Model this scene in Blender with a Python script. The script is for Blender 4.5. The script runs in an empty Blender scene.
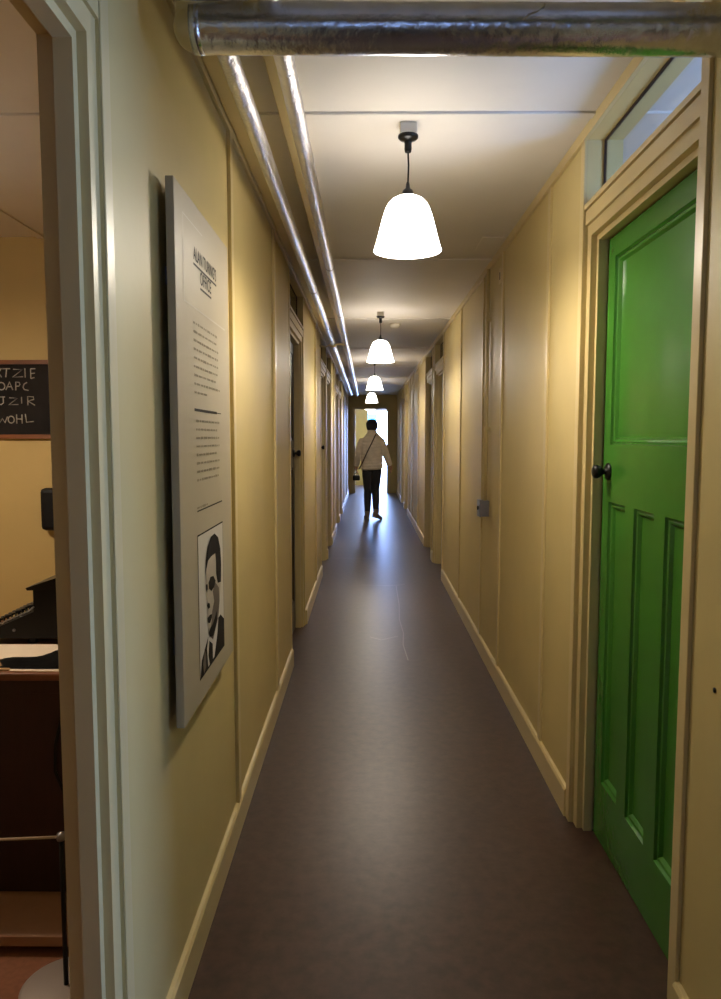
import bpy, bmesh, math, random
from mathutils import Vector, Matrix
random.seed(7)
S = bpy.context.scene
COL = S.collection
PI = math.pi

# ------------------------------------------------------------------ helpers
def lin(c):
    return tuple(((v/255)/12.92 if v/255 <= .04045 else (((v/255)+.055)/1.055)**2.4) for v in c)

def mat(name, col, rough=.5, metal=0., var=0., vscale=6., bump=0., bscale=40., spec=.5, coat=0., alt=None, stretch=None):
    m = bpy.data.materials.new(name); m.use_nodes = True
    nt = m.node_tree; b = nt.nodes['Principled BSDF']
    b.inputs['Base Color'].default_value = (*col, 1)
    b.inputs['Roughness'].default_value = rough
    b.inputs['Metallic'].default_value = metal
    b.inputs['Specular IOR Level'].default_value = spec
    b.inputs['Coat Weight'].default_value = coat
    b.inputs['Coat Roughness'].default_value = .12
    tc = nt.nodes.new('ShaderNodeTexCoord')
    mp = nt.nodes.new('ShaderNodeMapping')
    nt.links.new(tc.outputs['Object'], mp.inputs['Vector'])
    if stretch: mp.inputs['Scale'].default_value = stretch
    if var or alt:
        n = nt.nodes.new('ShaderNodeTexNoise'); n.inputs['Scale'].default_value = vscale
        n.inputs['Detail'].default_value = 6; n.inputs['Roughness'].default_value = .6
        nt.links.new(mp.outputs['Vector'], n.inputs['Vector'])
        r = nt.nodes.new('ShaderNodeValToRGB')
        r.color_ramp.elements[0].position = .3; r.color_ramp.elements[1].position = .72
        lo = alt if alt else tuple(c*(1-var) for c in col)
        hi = col if alt else tuple(min(1, c*(1+var)) for c in col)
        r.color_ramp.elements[0].color = (*lo, 1); r.color_ramp.elements[1].color = (*hi, 1)
        nt.links.new(n.outputs['Fac'], r.inputs['Fac'])
        nt.links.new(r.outputs['Color'], b.inputs['Base Color'])
    if bump:
        n2 = nt.nodes.new('ShaderNodeTexNoise'); n2.inputs['Scale'].default_value = bscale
        n2.inputs['Detail'].default_value = 5
        nt.links.new(mp.outputs['Vector'], n2.inputs['Vector'])
        bp = nt.nodes.new('ShaderNodeBump'); bp.inputs['Strength'].default_value = bump
        bp.inputs['Distance'].default_value = .01
        nt.links.new(n2.outputs['Fac'], bp.inputs['Height'])
        nt.links.new(bp.outputs['Normal'], b.inputs['Normal'])
    return m

class MB:
    def __init__(s): s.bm = bmesh.new(); s.mi = 0
    def box(s, x0, x1, y0, y1, z0, z1, bev=0.):
        g = bmesh.ops.create_cube(s.bm, size=1)
        vs = g['verts']
        for v in vs:
            v.co = Vector(((x0+x1)/2+v.co.x*(x1-x0), (y0+y1)/2+v.co.y*(y1-y0), (z0+z1)/2+v.co.z*(z1-z0)))
        fs = {f for v in vs for f in v.link_faces}
        for f in fs: f.material_index = s.mi
        if bev:
            es = list({e for v in vs for e in v.link_edges})
            bmesh.ops.bevel(s.bm, geom=es, offset=bev, segments=2, affect='EDGES', profile=.5)
        return s
    def prism(s, pts, axis, a, b):          # pts: 2-D outline in the two other axes, extruded along axis a..b
        def P(p, t):
            if axis == 0: return Vector((t, p[0], p[1]))
            if axis == 1: return Vector((p[0], t, p[1]))
            return Vector((p[0], p[1], t))
        A = [s.bm.verts.new(P(p, a)) for p in pts]; B = [s.bm.verts.new(P(p, b)) for p in pts]
        n = len(pts); fs = []
        fs.append(s.bm.faces.new(A)); fs.append(s.bm.faces.new(B[::-1]))
        for i in range(n): fs.append(s.bm.faces.new((A[i], B[i], B[(i+1) % n], A[(i+1) % n])))
        for f in fs: f.material_index = s.mi
        return s
    def lathe(s, prof, c=(0, 0, 0), n=32, axis=2, smooth=True, close=False):
        rings = []
        for (r, h) in prof:
            ring = []
            for k in range(n):
                a = 2*PI*k/n; u, v = r*math.cos(a), r*math.sin(a)
                co = (u, v, h) if axis == 2 else ((h, u, v) if axis == 0 else (u, h, v))
                ring.append(s.bm.verts.new(Vector(co)+Vector(c)))
            rings.append(ring)
        for i in range(len(rings)-1):
            for k in range(n):
                f = s.bm.faces.new((rings[i][k], rings[i][(k+1) % n], rings[i+1][(k+1) % n], rings[i+1][k]))
                f.smooth = smooth; f.material_index = s.mi
        if close:
            for f in (s.bm.faces.new(rings[0][::-1]), s.bm.faces.new(rings[-1])): f.material_index = s.mi
        return s
    def tube(s, pts, r, n=12, cap=True, sx=None):
        pts = [Vector(p) for p in pts]; rs = r if isinstance(r, (list, tuple)) else [r]*len(pts)
        rings = []; up = None
        for i, p in enumerate(pts):
            d = (pts[min(i+1, len(pts)-1)]-pts[max(i-1, 0)]).normalized()
            if up is None: up = Vector((0, 0, 1)) if abs(d.z) < .9 else Vector((0, 1, 0))
            a = d.cross(up).normalized(); b = a.cross(d).normalized(); up = b
            rings.append([s.bm.verts.new(p+a*(math.cos(2*PI*k/n)*rs[i])+b*(math.sin(2*PI*k/n)*rs[i])) for k in range(n)])
        for i in range(len(rings)-1):
            for k in range(n):
                f = s.bm.faces.new((rings[i][k], rings[i][(k+1) % n], rings[i+1][(k+1) % n], rings[i+1][k]))
                f.smooth = True; f.material_index = s.mi
        if cap:
            for f in (s.bm.faces.new(rings[0][::-1]), s.bm.faces.new(rings[-1])): f.material_index = s.mi
        return s
    def ell(s, c, r, seg=20, rot=None):
        g = bmesh.ops.create_uvsphere(s.bm, u_segments=seg, v_segments=seg//2+2, radius=1)
        M = Matrix.Translation(Vector(c)) @ (rot.to_matrix().to_4x4() if rot else Matrix.Identity(4)) @ Matrix.Diagonal((*r, 1))
        for v in g['verts']: v.co = M @ v.co
        for f in {f for v in g['verts'] for f in v.link_faces}: f.smooth = True; f.material_index = s.mi
        return s
    def sweep(s, prof, path, closed=False):  # prof: list of offset functions; path rings given as explicit point lists
        rings = [[s.bm.verts.new(Vector(p)) for p in ring] for ring in path]
        n = len(rings[0])
        for i in range(len(rings)-1):
            for k in range(n):
                s.bm.faces.new((rings[i][k], rings[i][(k+1) % n], rings[i+1][(k+1) % n], rings[i+1][k])).material_index = s.mi
        s.bm.faces.new(rings[0][::-1]); s.bm.faces.new(rings[-1])
        return s
    def poly(s, pts):
        f = s.bm.faces.new([s.bm.verts.new(Vector(p)) for p in pts]); f.material_index = s.mi
        return s
    def build(s, name, m, parent=None, fix=True):
        if fix: bmesh.ops.recalc_face_normals(s.bm, faces=s.bm.faces)
        me = bpy.data.meshes.new(name); s.bm.to_mesh(me); s.bm.free()
        for q in (m if isinstance(m, (list, tuple)) else [m]): me.materials.append(q)
        o = bpy.data.objects.new(name, me); COL.objects.link(o)
        if parent:
            o.parent = parent
            T = Matrix.Translation(-wloc(parent)); me.transform(T)
        return o
def wloc(o):
    v = Vector((0, 0, 0))
    while o: v = v + Vector(o.location); o = o.parent
    return v
def empty(name, loc):
    o = bpy.data.objects.new(name, None); o.empty_display_size = .05; o.location = loc; COL.objects.link(o); return o
def tag(o, label=None, cat=None, group=None, kind=None):
    if label: o['label'] = label
    if cat: o['category'] = cat
    if group: o['group'] = group
    if kind: o['kind'] = kind
    return o
def struct(o, label=None): return tag(o, label, None, None, 'structure')
def copy_tree(o, parent=None):
    c = o.copy(); COL.objects.link(c); c.parent = parent
    for ch in list(o.children): copy_tree(ch, c)
    return c
def evaluated(o):
    dg = bpy.context.evaluated_depsgraph_get()
    me = bpy.data.meshes.new_from_object(o.evaluated_get(dg))
    o.modifiers.clear(); o.data = me; return o
def text_mesh(s, size, sx=1.):
    c = bpy.data.curves.new('t', 'FONT'); c.body = s; c.size = size; c.offset = size*.012
    o = bpy.data.objects.new('t', c); COL.objects.link(o)
    dg = bpy.context.evaluated_depsgraph_get(); me = bpy.data.meshes.new_from_object(o.evaluated_get(dg))
    bpy.data.objects.remove(o); bpy.data.curves.remove(c)
    xs = [v.co.x for v in me.vertices]; x0, x1 = min(xs), max(xs)
    out = [((v.co.x-x0)/(x1-x0), v.co.y) for v in me.vertices], [tuple(p.vertices) for p in me.polygons]
    bpy.data.meshes.remove(me); return out

# ------------------------------------------------------------------ materials
M = {}
WALLC = (.58, .46, .20)
M['wall'] = mat('cream_wall_paint', WALLC, .52, var=.05, vscale=2.2, bump=.05, bscale=25)
M['trim'] = mat('cream_gloss_paint', (.60, .475, .225), .36, var=.04, vscale=5, bump=.04, bscale=12)
M['ceiling'] = mat('ceiling_paint', (.72, .68, .63), .65, var=.03, vscale=3)
M['office_wall'] = mat('office_wall_paint', (.58, .43, .17), .6, var=.04, vscale=3)
M['green'] = mat('green_gloss_paint', (.042, .185, .019), .26, var=.06, vscale=3, bump=.05, bscale=14)
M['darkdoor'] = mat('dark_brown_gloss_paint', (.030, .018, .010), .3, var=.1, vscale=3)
M['black'] = mat('black_bakelite', (.004, .004, .005), .3, spec=.35)
M['blackmat'] = mat('black_enamel', (.005, .005, .006), .5, spec=.25)
M['blackcloth'] = mat('black_cloth_weave', (.006, .006, .006), .95, spec=.05)
M['floor'] = mat('brown_linoleum', (.074, .037, .024), .37, alt=(.036, .017, .011), vscale=22, spec=.42, bump=.035, bscale=60)
M['office_floor'] = mat('office_carpet', (.22, .085, .04), .9, var=.15, vscale=60)
M['foil'] = mat('aluminium_foil_wrap', (.62, .63, .66), .24, metal=1, bump=.24, bscale=42, var=.12, vscale=20)
M['foil_long'] = mat('foil_pipe_wrap', (.74, .74, .77), .30, metal=1, bump=.5, bscale=85, var=.1, vscale=20)
M['tape'] = mat('dull_foil_tape', (.45, .42, .38), .45, metal=.9)
M['steel'] = mat('brushed_steel', (.24, .24, .26), .35, metal=.85, var=.1, vscale=30)
M['board'] = mat('information_board_face', (.43, .37, .26), .5, var=.02)
M['ink'] = mat('dark_print', (.025, .02, .016), .6, spec=.15)
M['inkgrey'] = mat('small_print', (.20, .165, .11), .7)
M['pale'] = mat('pale_print_line', (.52, .48, .40), .5)
M['photo_light'] = mat('photo_pale_tone', (.62, .58, .53), .6, spec=.15)
M['photo_skin'] = mat('photo_face_tone', (.46, .40, .33), .6, spec=.15)
M['photo_mid'] = mat('photo_mid_tone', (.15, .12, .10), .6, spec=.15)
M['photo_dark'] = mat('photo_dark_tone', (.012, .009, .008), .7, spec=.15)
M['slate'] = mat('chalkboard_slate', (.010, .009, .009), .85, alt=(.024, .021, .021), vscale=5, spec=.2)
M['chalk'] = mat('white_chalk', (.42, .40, .36), .95, var=.3, vscale=60)
M['wood'] = mat('orange_brown_wood', (.20, .065, .014), .45, var=.2, vscale=8, stretch=(1, 1, 12))
M['mahogany'] = mat('dark_mahogany', (.022, .006, .003), .5, var=.25, vscale=6, stretch=(10, 1, 1))
M['deskedge'] = mat('desk_edge_wood', (.16, .055, .02), .4, var=.2, vscale=6)
M['plinth'] = mat('pale_brown_board', (.36, .20, .12), .7, var=.06, vscale=20)
M['paper'] = mat('white_paper', (.80, .68, .54), .8)
M['brownpaper'] = mat('brown_paper', (.38, .22, .09), .8)
M['grey'] = mat('grey_powder_coat', (.30, .25, .22), .5, metal=.3)
M['cord'] = mat('pale_cord', (.55, .48, .40), .8)
M['pattress'] = mat('pale_pattress', (.66, .62, .55), .6)
M['jacket'] = mat('beige_padded_fabric', (.70, .62, .53), .75, var=.12, vscale=14, bump=.25, bscale=30)
M['trousers'] = mat('black_trouser_fabric', (.012, .012, .016), .8)
M['shoe'] = mat('grey_suede', (.20, .15, .115), .85, var=.15, vscale=20)
M['sole'] = mat('pale_rubber_sole', (.28, .25, .22), .8)
M['hat'] = mat('dark_navy_knit', (.022, .022, .036), .9, bump=.4, bscale=90)
M['skin'] = mat('skin', (.42, .23, .15), .55)
M['strap'] = mat('dark_brown_strap', (.06, .04, .03), .6)
M['teal'] = mat('turquoise_paint', (.06, .42, .48), .5)
M['render_white'] = mat('white_render', (.75, .76, .76), .8)
M['paving'] = mat('pale_paving', (.6, .6, .58), .8, var=.1, vscale=3)
# glass: thin pane
g = bpy.data.materials.new('window_glass'); g.use_nodes = True; nt = g.node_tree; nt.nodes.clear()
out = nt.nodes.new('ShaderNodeOutputMaterial'); mx = nt.nodes.new('ShaderNodeMixShader')
tr = nt.nodes.new('ShaderNodeBsdfTransparent'); tr.inputs[0].default_value = (.93, .95, .94, 1)
gl = nt.nodes.new('ShaderNodeBsdfGlossy'); gl.inputs['Roughness'].default_value = .02
lw = nt.nodes.new('ShaderNodeLayerWeight'); lw.inputs[0].default_value = .5
pw = nt.nodes.new('ShaderNodeMath'); pw.operation = 'POWER'; pw.inputs[1].default_value = 4; nt.links.new(lw.outputs['Facing'], pw.inputs[0])
fr = nt.nodes.new('ShaderNodeMath'); fr.operation = 'MULTIPLY_ADD'; fr.inputs[1].default_value = .55; fr.inputs[2].default_value = .04; nt.links.new(pw.outputs[0], fr.inputs[0])
nt.links.new(fr.outputs[0], mx.inputs[0]); nt.links.new(tr.outputs[0], mx.inputs[1]); nt.links.new(gl.outputs[0], mx.inputs[2])
nt.links.new(mx.outputs[0], out.inputs[0]); M['glass'] = g
# glowing opal shade
o_ = bpy.data.materials.new('lit_opal_glass'); o_.use_nodes = True; b = o_.node_tree.nodes['Principled BSDF']
b.inputs['Base Color'].default_value = (.9, .87, .82, 1); b.inputs['Roughness'].default_value = .2
b.inputs['Emission Color'].default_value = (1, .92, .82, 1); b.inputs['Emission Strength'].default_value = 13
M['opal'] = o_

# ------------------------------------------------------------------ key dimensions (metres; camera eye at 1.4 m)
XL, XR = -.463, .745            # corridor wall faces
TL, TR_ = .086, .12              # partition thicknesses
ZC = 2.44
YB, YE = -3.2, 18.5
RIGHT = [(.45, 1.34), (1.71, 2.598), (7.25, 8.18), (8.48, 9.41), (13.5, 14.43), (14.85, 15.78)]
LEFT = [(.40, 1.334), (4.48, 5.41), (7.45, 8.38), (8.56, 9.49), (11.1, 12.03), (12.5, 13.43)]
ZF = 2.116                      # outer top of a door frame
ZT0, ZT1 = 2.185, 2.40          # transom light

def side(s):                    # s=-1 left wall, +1 right wall: depth d behind wall face -> x
    return (lambda d: XL-d) if s < 0 else (lambda d: XR+d)

def wall(name, s, openings, thick, label):
    X = side(s); m = MB(); y = YB
    def bx(y0, y1, z0, z1): m.box(min(X(0), X(thick)), max(X(0), X(thick)), y0, y1, z0, z1)
    for (a, b2) in openings:
        bx(y, a, 0, ZC); bx(a, b2, ZT1, ZC); y = b2
    bx(y, YE, 0, ZC)
    return struct(m.build(name, M['wall']), label)
wall('wall_left', -1, LEFT, TL, 'cream panelled corridor wall on the left')
wall('wall_right', 1, RIGHT, TR_, 'cream panelled corridor wall on the right')

# floor and ceiling
struct(MB().box(XL-.086, XR+.12, YB, 21.6, -.1, 0).build('floor', M['floor']), 'brown linoleum corridor floor')
struct(MB().box(-3.4, XL-.086, -.6, 4.1, -.1, 0).build('floor_office', M['office_floor']), 'red-brown floor of the office beyond the left doorway')
struct(MB().box(XR+.12, 2.7, YB, 4.6, -.1, 0).build('floor_side', M['office_floor']), 'floor of the room behind the green door')
struct(MB().box(-3.5, 2.8, YB-.1, 21.7, ZC, ZC+.1).build('ceiling', M['ceiling']), 'off-white ceiling')
# office shell
def shell(name, *b): return struct(MB().box(*b).build(name, M['office_wall']))
shell('wall_office_back', -3.4, XL-.086, 3.95, 4.05, 0, ZC)
shell('wall_office_left', -3.5, -3.4, -.6, 4.05, 0, ZC)
shell('wall_office_front', -3.4, XL-.086, -.7, -.6, 0, ZC)
struct(MB().box(XR+.12, 2.7, 4.5, 4.6, 0, ZC).build('wall_side_back', M['ceiling']))
for nm, b in (('wall_outer_left', (-3.5, -3.4, 4.05, 21.7, 0, ZC)), ('wall_outer_right', (2.6, 2.7, 4.6, 21.7, 0, ZC)), ('wall_outer_corner', (-3.5, XL-.086, YB-.1, YB, 0, ZC)), ('wall_outer_side', (-3.5, -3.4, YB, -.6, 0, ZC)),
              ('wall_outer_end', (-3.4, XL-.086, 21.6, 21.7, 0, ZC)), ('wall_outer_far', (XR+.12, 2.7, 21.6, 21.7, 0, ZC))):
    struct(MB().box(*b).build(nm, M['ceiling']))
for nm, b in (('floor_left_rooms', (-3.4, XL-.086, 4.1, 21.6, -.1, 0)), ('floor_right_rooms', (XR+.12, 2.7, 4.6, 21.6, -.1, 0))): struct(MB().box(*b).build(nm, M['office_floor']))
# side room outer wall with a wide window
wx = MB(); W0, W1, Wz0, Wz1 = .55, 1.75, .70, 2.2
wx.box(2.6, 2.7, YB, W0, 0, ZC).box(2.6, 2.7, W1, 4.6, 0, ZC).box(2.6, 2.7, W0, W1, 0, Wz0).box(2.6, 2.7, W0, W1, Wz1, ZC)
struct(wx.build('wall_side_outer', M['ceiling']))
def window(name, axis, pos, a0, a1, z0, z1, nm, label, bars=2):
    r = struct(empty(name, (pos if axis == 0 else (a0+a1)/2, (a0+a1)/2 if axis == 0 else pos, z0)), label)
    f = MB(); t = .045
    def bx(p0, p1, q0, q1):
        if axis == 0: f.box(pos-.03, pos+.03, p0, p1, q0, q1)
        else: f.box(p0, p1, pos-.03, pos+.03, q0, q1)
    bx(a0, a1, z0, z0+t); bx(a0, a1, z1-t, z1); bx(a0, a0+t, z0+t, z1-t); bx(a1-t, a1, z0+t, z1-t)
    for k in range(1, bars): c = a0+(a1-a0)*k/bars; bx(c-.015, c+.015, z0+t, z1-t)
    f.build('window_frame', M['trim'], r)
    p = MB()
    if axis == 0: p.box(pos-.003, pos+.003, a0+t*.5, a1-t*.5, z0+t*.5, z1-t*.5)
    else: p.box(a0+t*.5, a1-t*.5, pos-.003, pos+.003, z0+t*.5, z1-t*.5)
    p.build('window_pane', M['glass'], r)
window('window_1', 0, 2.65, W0, W1, Wz0, Wz1, 'w', 'wide window of the side room')
# back wall of corridor with a window
bw = MB(); BX0, BX1, BZ0, BZ1 = .02, .30, 1.38, 1.9
bw.box(XL-.086, BX0, YB-.1, YB, 0, ZC).box(BX1, 2.7, YB-.1, YB, 0, ZC).box(BX0, BX1, YB-.1, YB, 0, BZ0).box(BX0, BX1, YB-.1, YB, BZ1, ZC)
struct(bw.build('wall_back', M['wall']), 'wall closing the corridor behind the viewer')
window('window_2', 1, YB-.05, BX0, BX1, BZ0, BZ1, 'w', 'window at the near end of the corridor')
# end wall with doorway, lobby beyond
EX0, EX1, EZ = -.305, .51, 2.10
ew = MB(); ew.box(XL-.086, EX0, YE, YE+.1, 0, ZC).box(EX1, XR+.12, YE, YE+.1, 0, ZC).box(EX0, EX1, YE, YE+.1, EZ, ZC)
struct(ew.build('wall_end', M['wall']), 'wall at the far end of the corridor around the bright doorway')
YX = 21.6; OX0, OX1, OZ = .02, .80, 2.16
lw = MB(); lw.box(XL-.086, OX0, YX, YX+.1, 0, ZC).box(OX1, XR+.12, YX, YX+.1, 0, ZC).box(OX0, OX1, YX, YX+.1, OZ, ZC)
struct(lw.build('wall_lobby', M['wall']), 'cream wall beyond the far doorway')
struct(MB().box(XL-.086, XL, YE+.1, YX, 0, ZC).build('wall_lobby_left', M['wall']))
struct(MB().box(XR, XR+.12, YE+.1, YX, 0, ZC).build('wall_lobby_right', M['wall']))

# ------------------------------------------------------------------ door frames / doors
def frame_path(X, y0, y1, zt, prof):
    def ring(f): return [(X(d), *f(w)) for (w, d) in prof]
    return [ring(lambda w: (y0+w, 0)), ring(lambda w: (y0+w, zt-w)), ring(lambda w: (y1-w, zt-w)), ring(lambda w: (y1-w, 0))]

def door(n, s, y0, y1, leafd, thick, label, leaf=True, knob='far', paint='green'):
    X = side(s)
    r = struct(empty('door_%d' % n, (X(0), (y0+y1)/2, 0)), label)
    d3 = leafd if leaf else .060
    q1, q2 = (.008, .028) if s > 0 else (.006, .0235)
    if s < 0 and not leaf: d3 = .056
    prof = [(0, q1), (.041, q1), (.041, q2), (.060, q2), (.060, d3), (.050, d3), (.050, thick), (0, thick)]
    pr = .010 if s > 0 else .004
    fm = MB(); fm.sweep(None, frame_path(X, y0, y1, ZF, prof))
    # transom bar, sill lip and the reveal of the light above
    def bx(mb, d0, d1, ya, yb, za, zb): mb.box(min(X(d0), X(d1)), max(X(d0), X(d1)), ya, yb, za, zb)
    bx(fm, -.001, thick, y0, y1, ZF, ZF+.046)
    bx(fm, .004, thick, y0, y1, ZF+.046, ZF+.052)
    bx(fm, -.006, .05, y0, y1, ZF+.052, ZT0)
    fm.build('door_frame', M['trim'], r)
    for a in (y0-.042, y1+.0005):
        st_ = MB(); st_.box(min(X(0), X(-pr)), max(X(0), X(-pr)), a, a+.0415, 0, ZC-.04, .002); st_.build('architrave_strip', M['trim'], r)
    tf = MB(); h = thick/2
    bx(tf, h-.004, h+.004, y0, y0+.006, ZT0, ZT1); bx(tf, h-.004, h+.004, y1-.006, y1, ZT0, ZT1)
    bx(tf, h-.004, h+.004, y0+.006, y1-.006, ZT0, ZT0+.006); bx(tf, h-.004, h+.004, y0+.006, y1-.006, ZT1-.006, ZT1)
    tfo = tf.build('glazing_bead', M['mahogany'], r)
    p = MB(); bx(p, h-.0015, h+.0015, y0+.004, y1-.004, ZT0+.004, ZT1-.004); p.build('transom_pane', M['glass'], tfo)
    if leaf:
        L0, L1, z0, z1 = y0+.062, y1-.070, .006, ZF-.064
        lf = MB(); t = .036; d0 = leafd+.002
        W = L1-L0; st = .066; mu = .078
        pz0, pz1, pz2, pz3 = .215, 1.185, 1.375, 1.985
        # stiles, rails, mullions
        bx(lf, d0, d0+t, L0, L0+st, z0, z1); bx(lf, d0, d0+t, L1-st, L1, z0, z1)
        bx(lf, d0, d0+t, L0+st, L1-st, z0, pz0); bx(lf, d0, d0+t, L0+st, L1-st, pz1, pz2); bx(lf, d0, d0+t, L0+st, L1-st, pz3, z1)
        iw = (W-2*st-2*mu)/3
        sb = MB(); e0, e1 = d0+t+.0005, d0+t+.012  # dark strips added behind the leaf to stop light showing through the gaps
        bx(sb, e0, e1, y0+.0505, y0+.072, 0, ZF-.0505); bx(sb, e0, e1, y1-.080, y1-.0505, 0, ZF-.0505)
        bx(sb, e0, e1, y0+.072, y1-.080, ZF-.075, ZF-.0505); sb.build('door_rebate', M['darkdoor'], r)
        cells = []
        for k in range(3):
            c0 = L0+st+k*(iw+mu); cells.append((c0, c0+iw, pz0, pz1))
            if k < 2: bx(lf, d0, d0+t, c0+iw, c0+iw+mu, pz0, pz1)
        cells.append((L0+st, L1-st, pz2, pz3))
        lo = lf.build('door_leaf', M[paint], r)
        for (c0, c1, q0, q1) in cells:
            pm = MB(); bx(pm, d0+.017, d0+.028, c0-.004, c1+.004, q0-.004, q1+.004); pm.build('door_panel', M[paint], lo)
            mm = MB(); w = .024    # stepped moulding round the panel
            pr = [(0, d0+.001), (.004, d0+.009), (.010, d0+.006), (.016, d0+.008), (w, d0+.0165), (w, d0+.018), (0, d0+.018)]
            loop = []
            for cy, cz, sy, sz in ((c0, q0, 1, 1), (c1, q0, -1, 1), (c1, q1, -1, -1), (c0, q1, 1, -1)):
                loop.append([mm.bm.verts.new(Vector((X(d), cy+sy*w_, cz+sz*w_))) for (w_, d) in pr])
            for i in range(4):
                A, B = loop[i], loop[(i+1) % 4]
                for k in range(len(pr)): mm.bm.faces.new((A[k], A[(k+1) % len(pr)], B[(k+1) % len(pr)], B[k]))
            mm.build('panel_moulding', M[paint], lo)
        ky = (L1-.058) if knob == 'far' else (L0+.058); kz = 1.285
        sg = 1 if s < 0 else -1
        kb = MB(); base = X(d0)
        kb.lathe([(.0, .0), (.029, .0), (.029, .005), (.022, .010), (.010, .012), (.009, .018), (.014, .023), (.021, .032), (.0235, .041), (.021, .050), (.012, .0545), (0, .055)],
                 (0, 0, 0), 24, 0)
        for v in kb.bm.verts: v.co = Vector((base+sg*v.co.x, ky+v.co.y, kz+v.co.z))
        kb.build('door_knob', M['black'], lo)
    return r
door(1, -1, *LEFT[0], .056, TL, 'cream frame of the open office doorway on the left', leaf=False)
door(2, 1, *RIGHT[1], .058, TR_, 'green panelled door with black knob on the right')
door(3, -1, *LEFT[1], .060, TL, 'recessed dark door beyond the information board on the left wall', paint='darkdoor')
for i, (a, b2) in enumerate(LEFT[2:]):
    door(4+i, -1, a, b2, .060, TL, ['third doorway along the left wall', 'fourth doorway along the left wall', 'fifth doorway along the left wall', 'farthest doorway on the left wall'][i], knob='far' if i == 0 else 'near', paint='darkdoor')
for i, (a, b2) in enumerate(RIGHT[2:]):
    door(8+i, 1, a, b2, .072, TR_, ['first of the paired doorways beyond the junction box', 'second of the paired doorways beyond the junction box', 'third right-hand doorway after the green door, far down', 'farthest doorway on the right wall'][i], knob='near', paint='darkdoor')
door(12, 1, *RIGHT[0], .083, TR_, 'open doorway behind the viewer on the right', leaf=False)
# far doorway frames
def plain_frame(n, x0, x1, zt, y, label, t=.05):
    r = struct(empty('door_%d' % n, ((x0+x1)/2, y, 0)), label)
    m = MB()
    m.box(x0-t, x0+.012, y-.018, y+.118, 0, zt+t).box(x1-.012, x1+t, y-.018, y+.118, 0, zt+t).box(x0+.012, x1-.012, y-.018, y+.118, zt-.012, zt+t)
    m.build('door_frame', M['trim'], r); return r
plain_frame(13, EX0, EX1, EZ, YE, 'frame of the bright doorway at the end of the corridor')
plain_frame(14, OX0, OX1, OZ, YX, 'outer doorway open to daylight')

# ------------------------------------------------------------------ trims: baseboards, cover strips, coving, ceiling strips
def gaps(openings, y0, y1):
    out = []; y = y0
    for a, b2 in openings:
        if a-.042 > y: out.append((y, a-.042))
        y = b2+.042
    out.append((y, y1)); return out
for s, ops, nm in ((-1, LEFT, 'baseboard_left'), (1, RIGHT, 'baseboard_right')):
    X = side(s); m = MB()
    for a, b2 in gaps(ops, YB, YE):
        pr = [(X(0), 0), (X(-.016), 0), (X(-.016), .098), (X(-.010), .106), (X(0), .108)]
        m.prism(pr, 1, a, b2)
    struct(m.build(nm, M['trim']), 'cream skirting along the %s corridor wall' % nm.split('_')[1])
n = 0
for s, ys in ((-1, (2.54, 3.70, 6.62, 10.2, 14.6, 16.6)), (1, (3.085, 4.12, 5.90, 10.75, 12.0, 12.85, 17.0))):
    X = side(s)
    for y in ys:
        n += 1; m = MB(); w = .020 if s > 0 else .022; d = .010 if s > 0 else .013
        m.box(min(X(0), X(-d)), max(X(0), X(-d)), y-w, y+w, .108, ZC-.001, .002)
        struct(m.build('trim_%d' % n, M['trim']), 'cover strip on the %s wall' % ('left' if s < 0 else 'right'))
for s in (-1, 1):
    X = side(s); n += 1; m = MB()
    m.box(min(X(0), X(-.014)), max(X(0), X(-.014)), YB, YE, ZC-.04, ZC, .002)
    struct(m.build('trim_%d' % n, M['trim']), 'cornice strip along the %s wall' % ('left' if s < 0 else 'right'))
for y in (.45, 2.49, 4.45, 6.62, 8.78, 11.1, 13.0, 14.7, 16.6):
    n += 1
    struct(MB().box(-3.4 if y < 4 else XL+.014, 2.6 if y < 4 else XR-.014, y-.02, y+.02, ZC-.009, ZC, .002).build('trim_%d' % n, M['ceiling']), 'cover strip across the ceiling')
n += 1; struct(MB().box(-1.72, -1.68, -.6, 3.95, ZC-.008, ZC-.0005).build('trim_%d' % n, M['ceiling']), 'cover strip along the office ceiling')
# floor covering joints and a crack in it
def ribbon(pts, w, z):
    m = MB()
    for (x0, y0), (x1, y1) in zip(pts, pts[1:]):
        d = Vector((x1-x0, y1-y0)).normalized(); nx, ny = -d.y*w, d.x*w
        m.poly([(x0+nx, y0+ny, z), (x0-nx, y0-ny, z), (x1-nx, y1-ny, z), (x1+nx, y1+ny, z)])
    return m
M['seam'] = mat('worn_floor_joint', (.17, .135, .11), .4)
for pts, w in (([(-.44, 8.5), (-.1, 8.47), (.12, 8.5)], .006), ([(-.05, 6.93), (.2, 6.9), (.36, 6.95)], .007),
               ([(.26, 4.55), (.245, 4.9), (.262, 5.2), (.25, 5.6), (.27, 6.1), (.275, 6.9)], .0035), ([(.02, 5.1), (.1, 5.02), (.22, 5.12)], .004)):
    n += 1; struct(ribbon(pts, w, .0012).build('trim_%d' % n, M['seam']), 'worn joint in the floor covering')

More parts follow.
